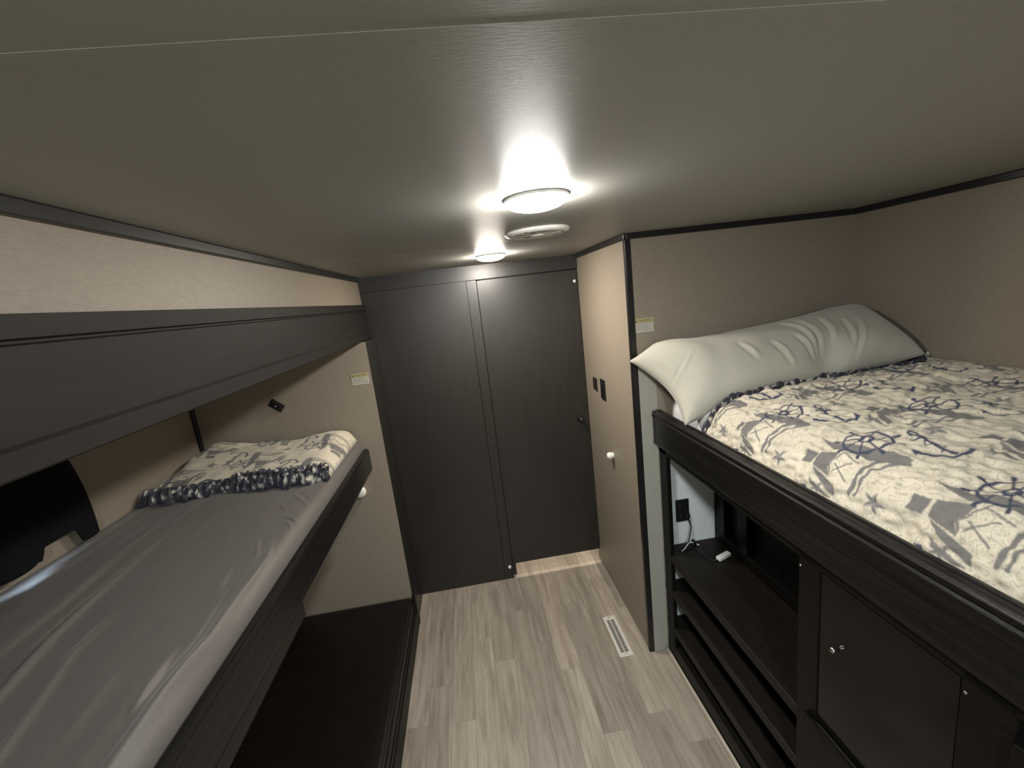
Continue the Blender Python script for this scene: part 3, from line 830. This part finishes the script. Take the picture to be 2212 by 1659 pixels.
def bumper(loc, axis, r, label):
    t = thing('wall_bumper', loc, label, 'bumper', 'white round wall bumpers')
    mt = axis_mtx(loc, axis)
    lathe_obj('base', [(0, 0), (r*.8, 0), (r*.85, .004), (r*.7, .007), (0, .007)], mt, 'white_plastic', t, 24)
    lathe_obj('dome', [(r*.62, .006), (r*.95, .012), (r, .020), (r*.9, .028), (r*.6, .034), (0, .036)], mt, 'white_plastic', t, 24)
    return t
bumper((XR, 2.133, .911), (-1, 0, 0), .019, 'white round bumper on the right passage panel below the switches')
bumper((-.672, YS, .872), (0, -1, 0), .032, 'white round bumper peeking out below the left bunk rail')
bm_ = thing('door_guide', (.085, YD-.004, .088), 'tiny white guide block at the foot of the door casing', 'door guide')
lathe_obj('roller', [(0, 0), (.010, 0), (.011, .003), (.010, .010), (.006, .012), (0, .012)], axis_mtx((.082, YD-.004, .090), (0, -1, 0)), 'white_plastic', bm_, 16)
box('bracket', .094, .106, YD-.016, YD-.004, .066, .102, 'black_plastic', bm_, .002)
hk = thing('robe_hook', (.675, YD-.006, 1.849), 'tiny white hook at the top right of the dark door', 'hook')
lathe_obj('disc', [(0, 0), (.009, 0), (.009, .003), (0, .004)], axis_mtx((.676, YD+.004, 1.850), (0, -1, 0)), 'white_plastic', hk, 16)
tube('prong', [(.676, YD+.001, 1.848), (.676, YD-.010, 1.842), (.676, YD-.016, 1.846), (.676, YD-.017, 1.854)], .003, 'white_plastic', hk, 8)

def switch(y, z, w, h, mat, label, rock):
    t = thing('wall_switch', (XR, y, z), label, 'switch', 'dark switches on the passage panel')
    box('plate', XR-.007, XR, y-w/2, y+w/2, z-h/2, z+h/2, mat, t, .003, 3)
    box('rocker', XR-.012, XR-.007, y-rock[0]/2, y+rock[0]/2, z-rock[1]/2, z+rock[1]/2, mat, t, .002, 2)
    return t
switch(2.350, 1.265, .062, .072, 'brown_plastic', 'small brown wall switch nearest the dark door', (.034, .046))
switch(2.215, 1.258, .070, .112, 'black_plastic', 'taller black wall switch beside the small brown one', (.032, .066))

sk = thing('wall_socket', (-1.0, YS, 1.401), 'small dark brown socket mounted askew on the left end wall', 'socket')
for nm, dims, mat in (('plate', (-.036, .036, -.008, 0, -.022, .022), 'brown_plastic'), ('cover', (-.028, .028, -.016, -.008, -.016, .016), 'black_plastic')):
    bm = bmesh.new(); add_box(bm, *dims, .003, 2)
    bmesh.ops.transform(bm, matrix=Matrix.Translation((-1.0, YS, 1.401)) @ Matrix.Rotation(math.radians(40), 4, 'Y'), verts=bm.verts[:])
    from_bm(nm, bm, mat, sk)
lathe_obj('indicator', [(0, 0), (.003, 0), (.003, .001), (0, .0015)], axis_mtx((-1.0, YS-.016, 1.399), (0, -1, 0)), 'white_plastic', sk, 10)

# floor register
fr = thing('floor_vent', (.575, 1.915, 0), 'pale metal floor register beside the right passage panel', 'vent')
fx0, fx1, fy0, fy1 = .540, .610, 1.776, 2.054
bm = bmesh.new()
for a in ((fx0, fx1, fy0, fy0+.026), (fx0, fx1, fy1-.026, fy1), (fx0, fx0+.015, fy0+.026, fy1-.026), (fx1-.015, fx1, fy0+.026, fy1-.026)):
    add_box(bm, *a, .0003, .005, .0015)
from_bm('frame', bm, 'warm_white', fr)
box('dark_well', fx0+.012, fx1-.012, fy0+.02, fy1-.02, .0002, .0010, 'void', fr, 0)
box('centre_bar', .5728, .5772, fy0+.026, fy1-.026, .0012, .0045, 'warm_white', fr, 0)
nsl = 22
me_s = None
for k in range(nsl+1):
    y = fy0+.026+(fy1-fy0-.052)*k/nsl
    if me_s is None:
        o = box('slat', fx0+.015, fx1-.015, y-.0012, y+.0012, .0014, .0040, 'warm_white', fr, 0); me_s = o.data; y_first = y
    else:
        o = bpy.data.objects.new('slat', me_s); COL.objects.link(o); attach(o, fr); o.location = (0, y-y_first, 0)
for y in (fy0+.012, fy1-.012):
    lathe_obj('screw', [(.0035, 0), (.0035, .0012), (0, .0018)], Matrix.Translation((.575, y, .005)), 'metal', fr, 10)
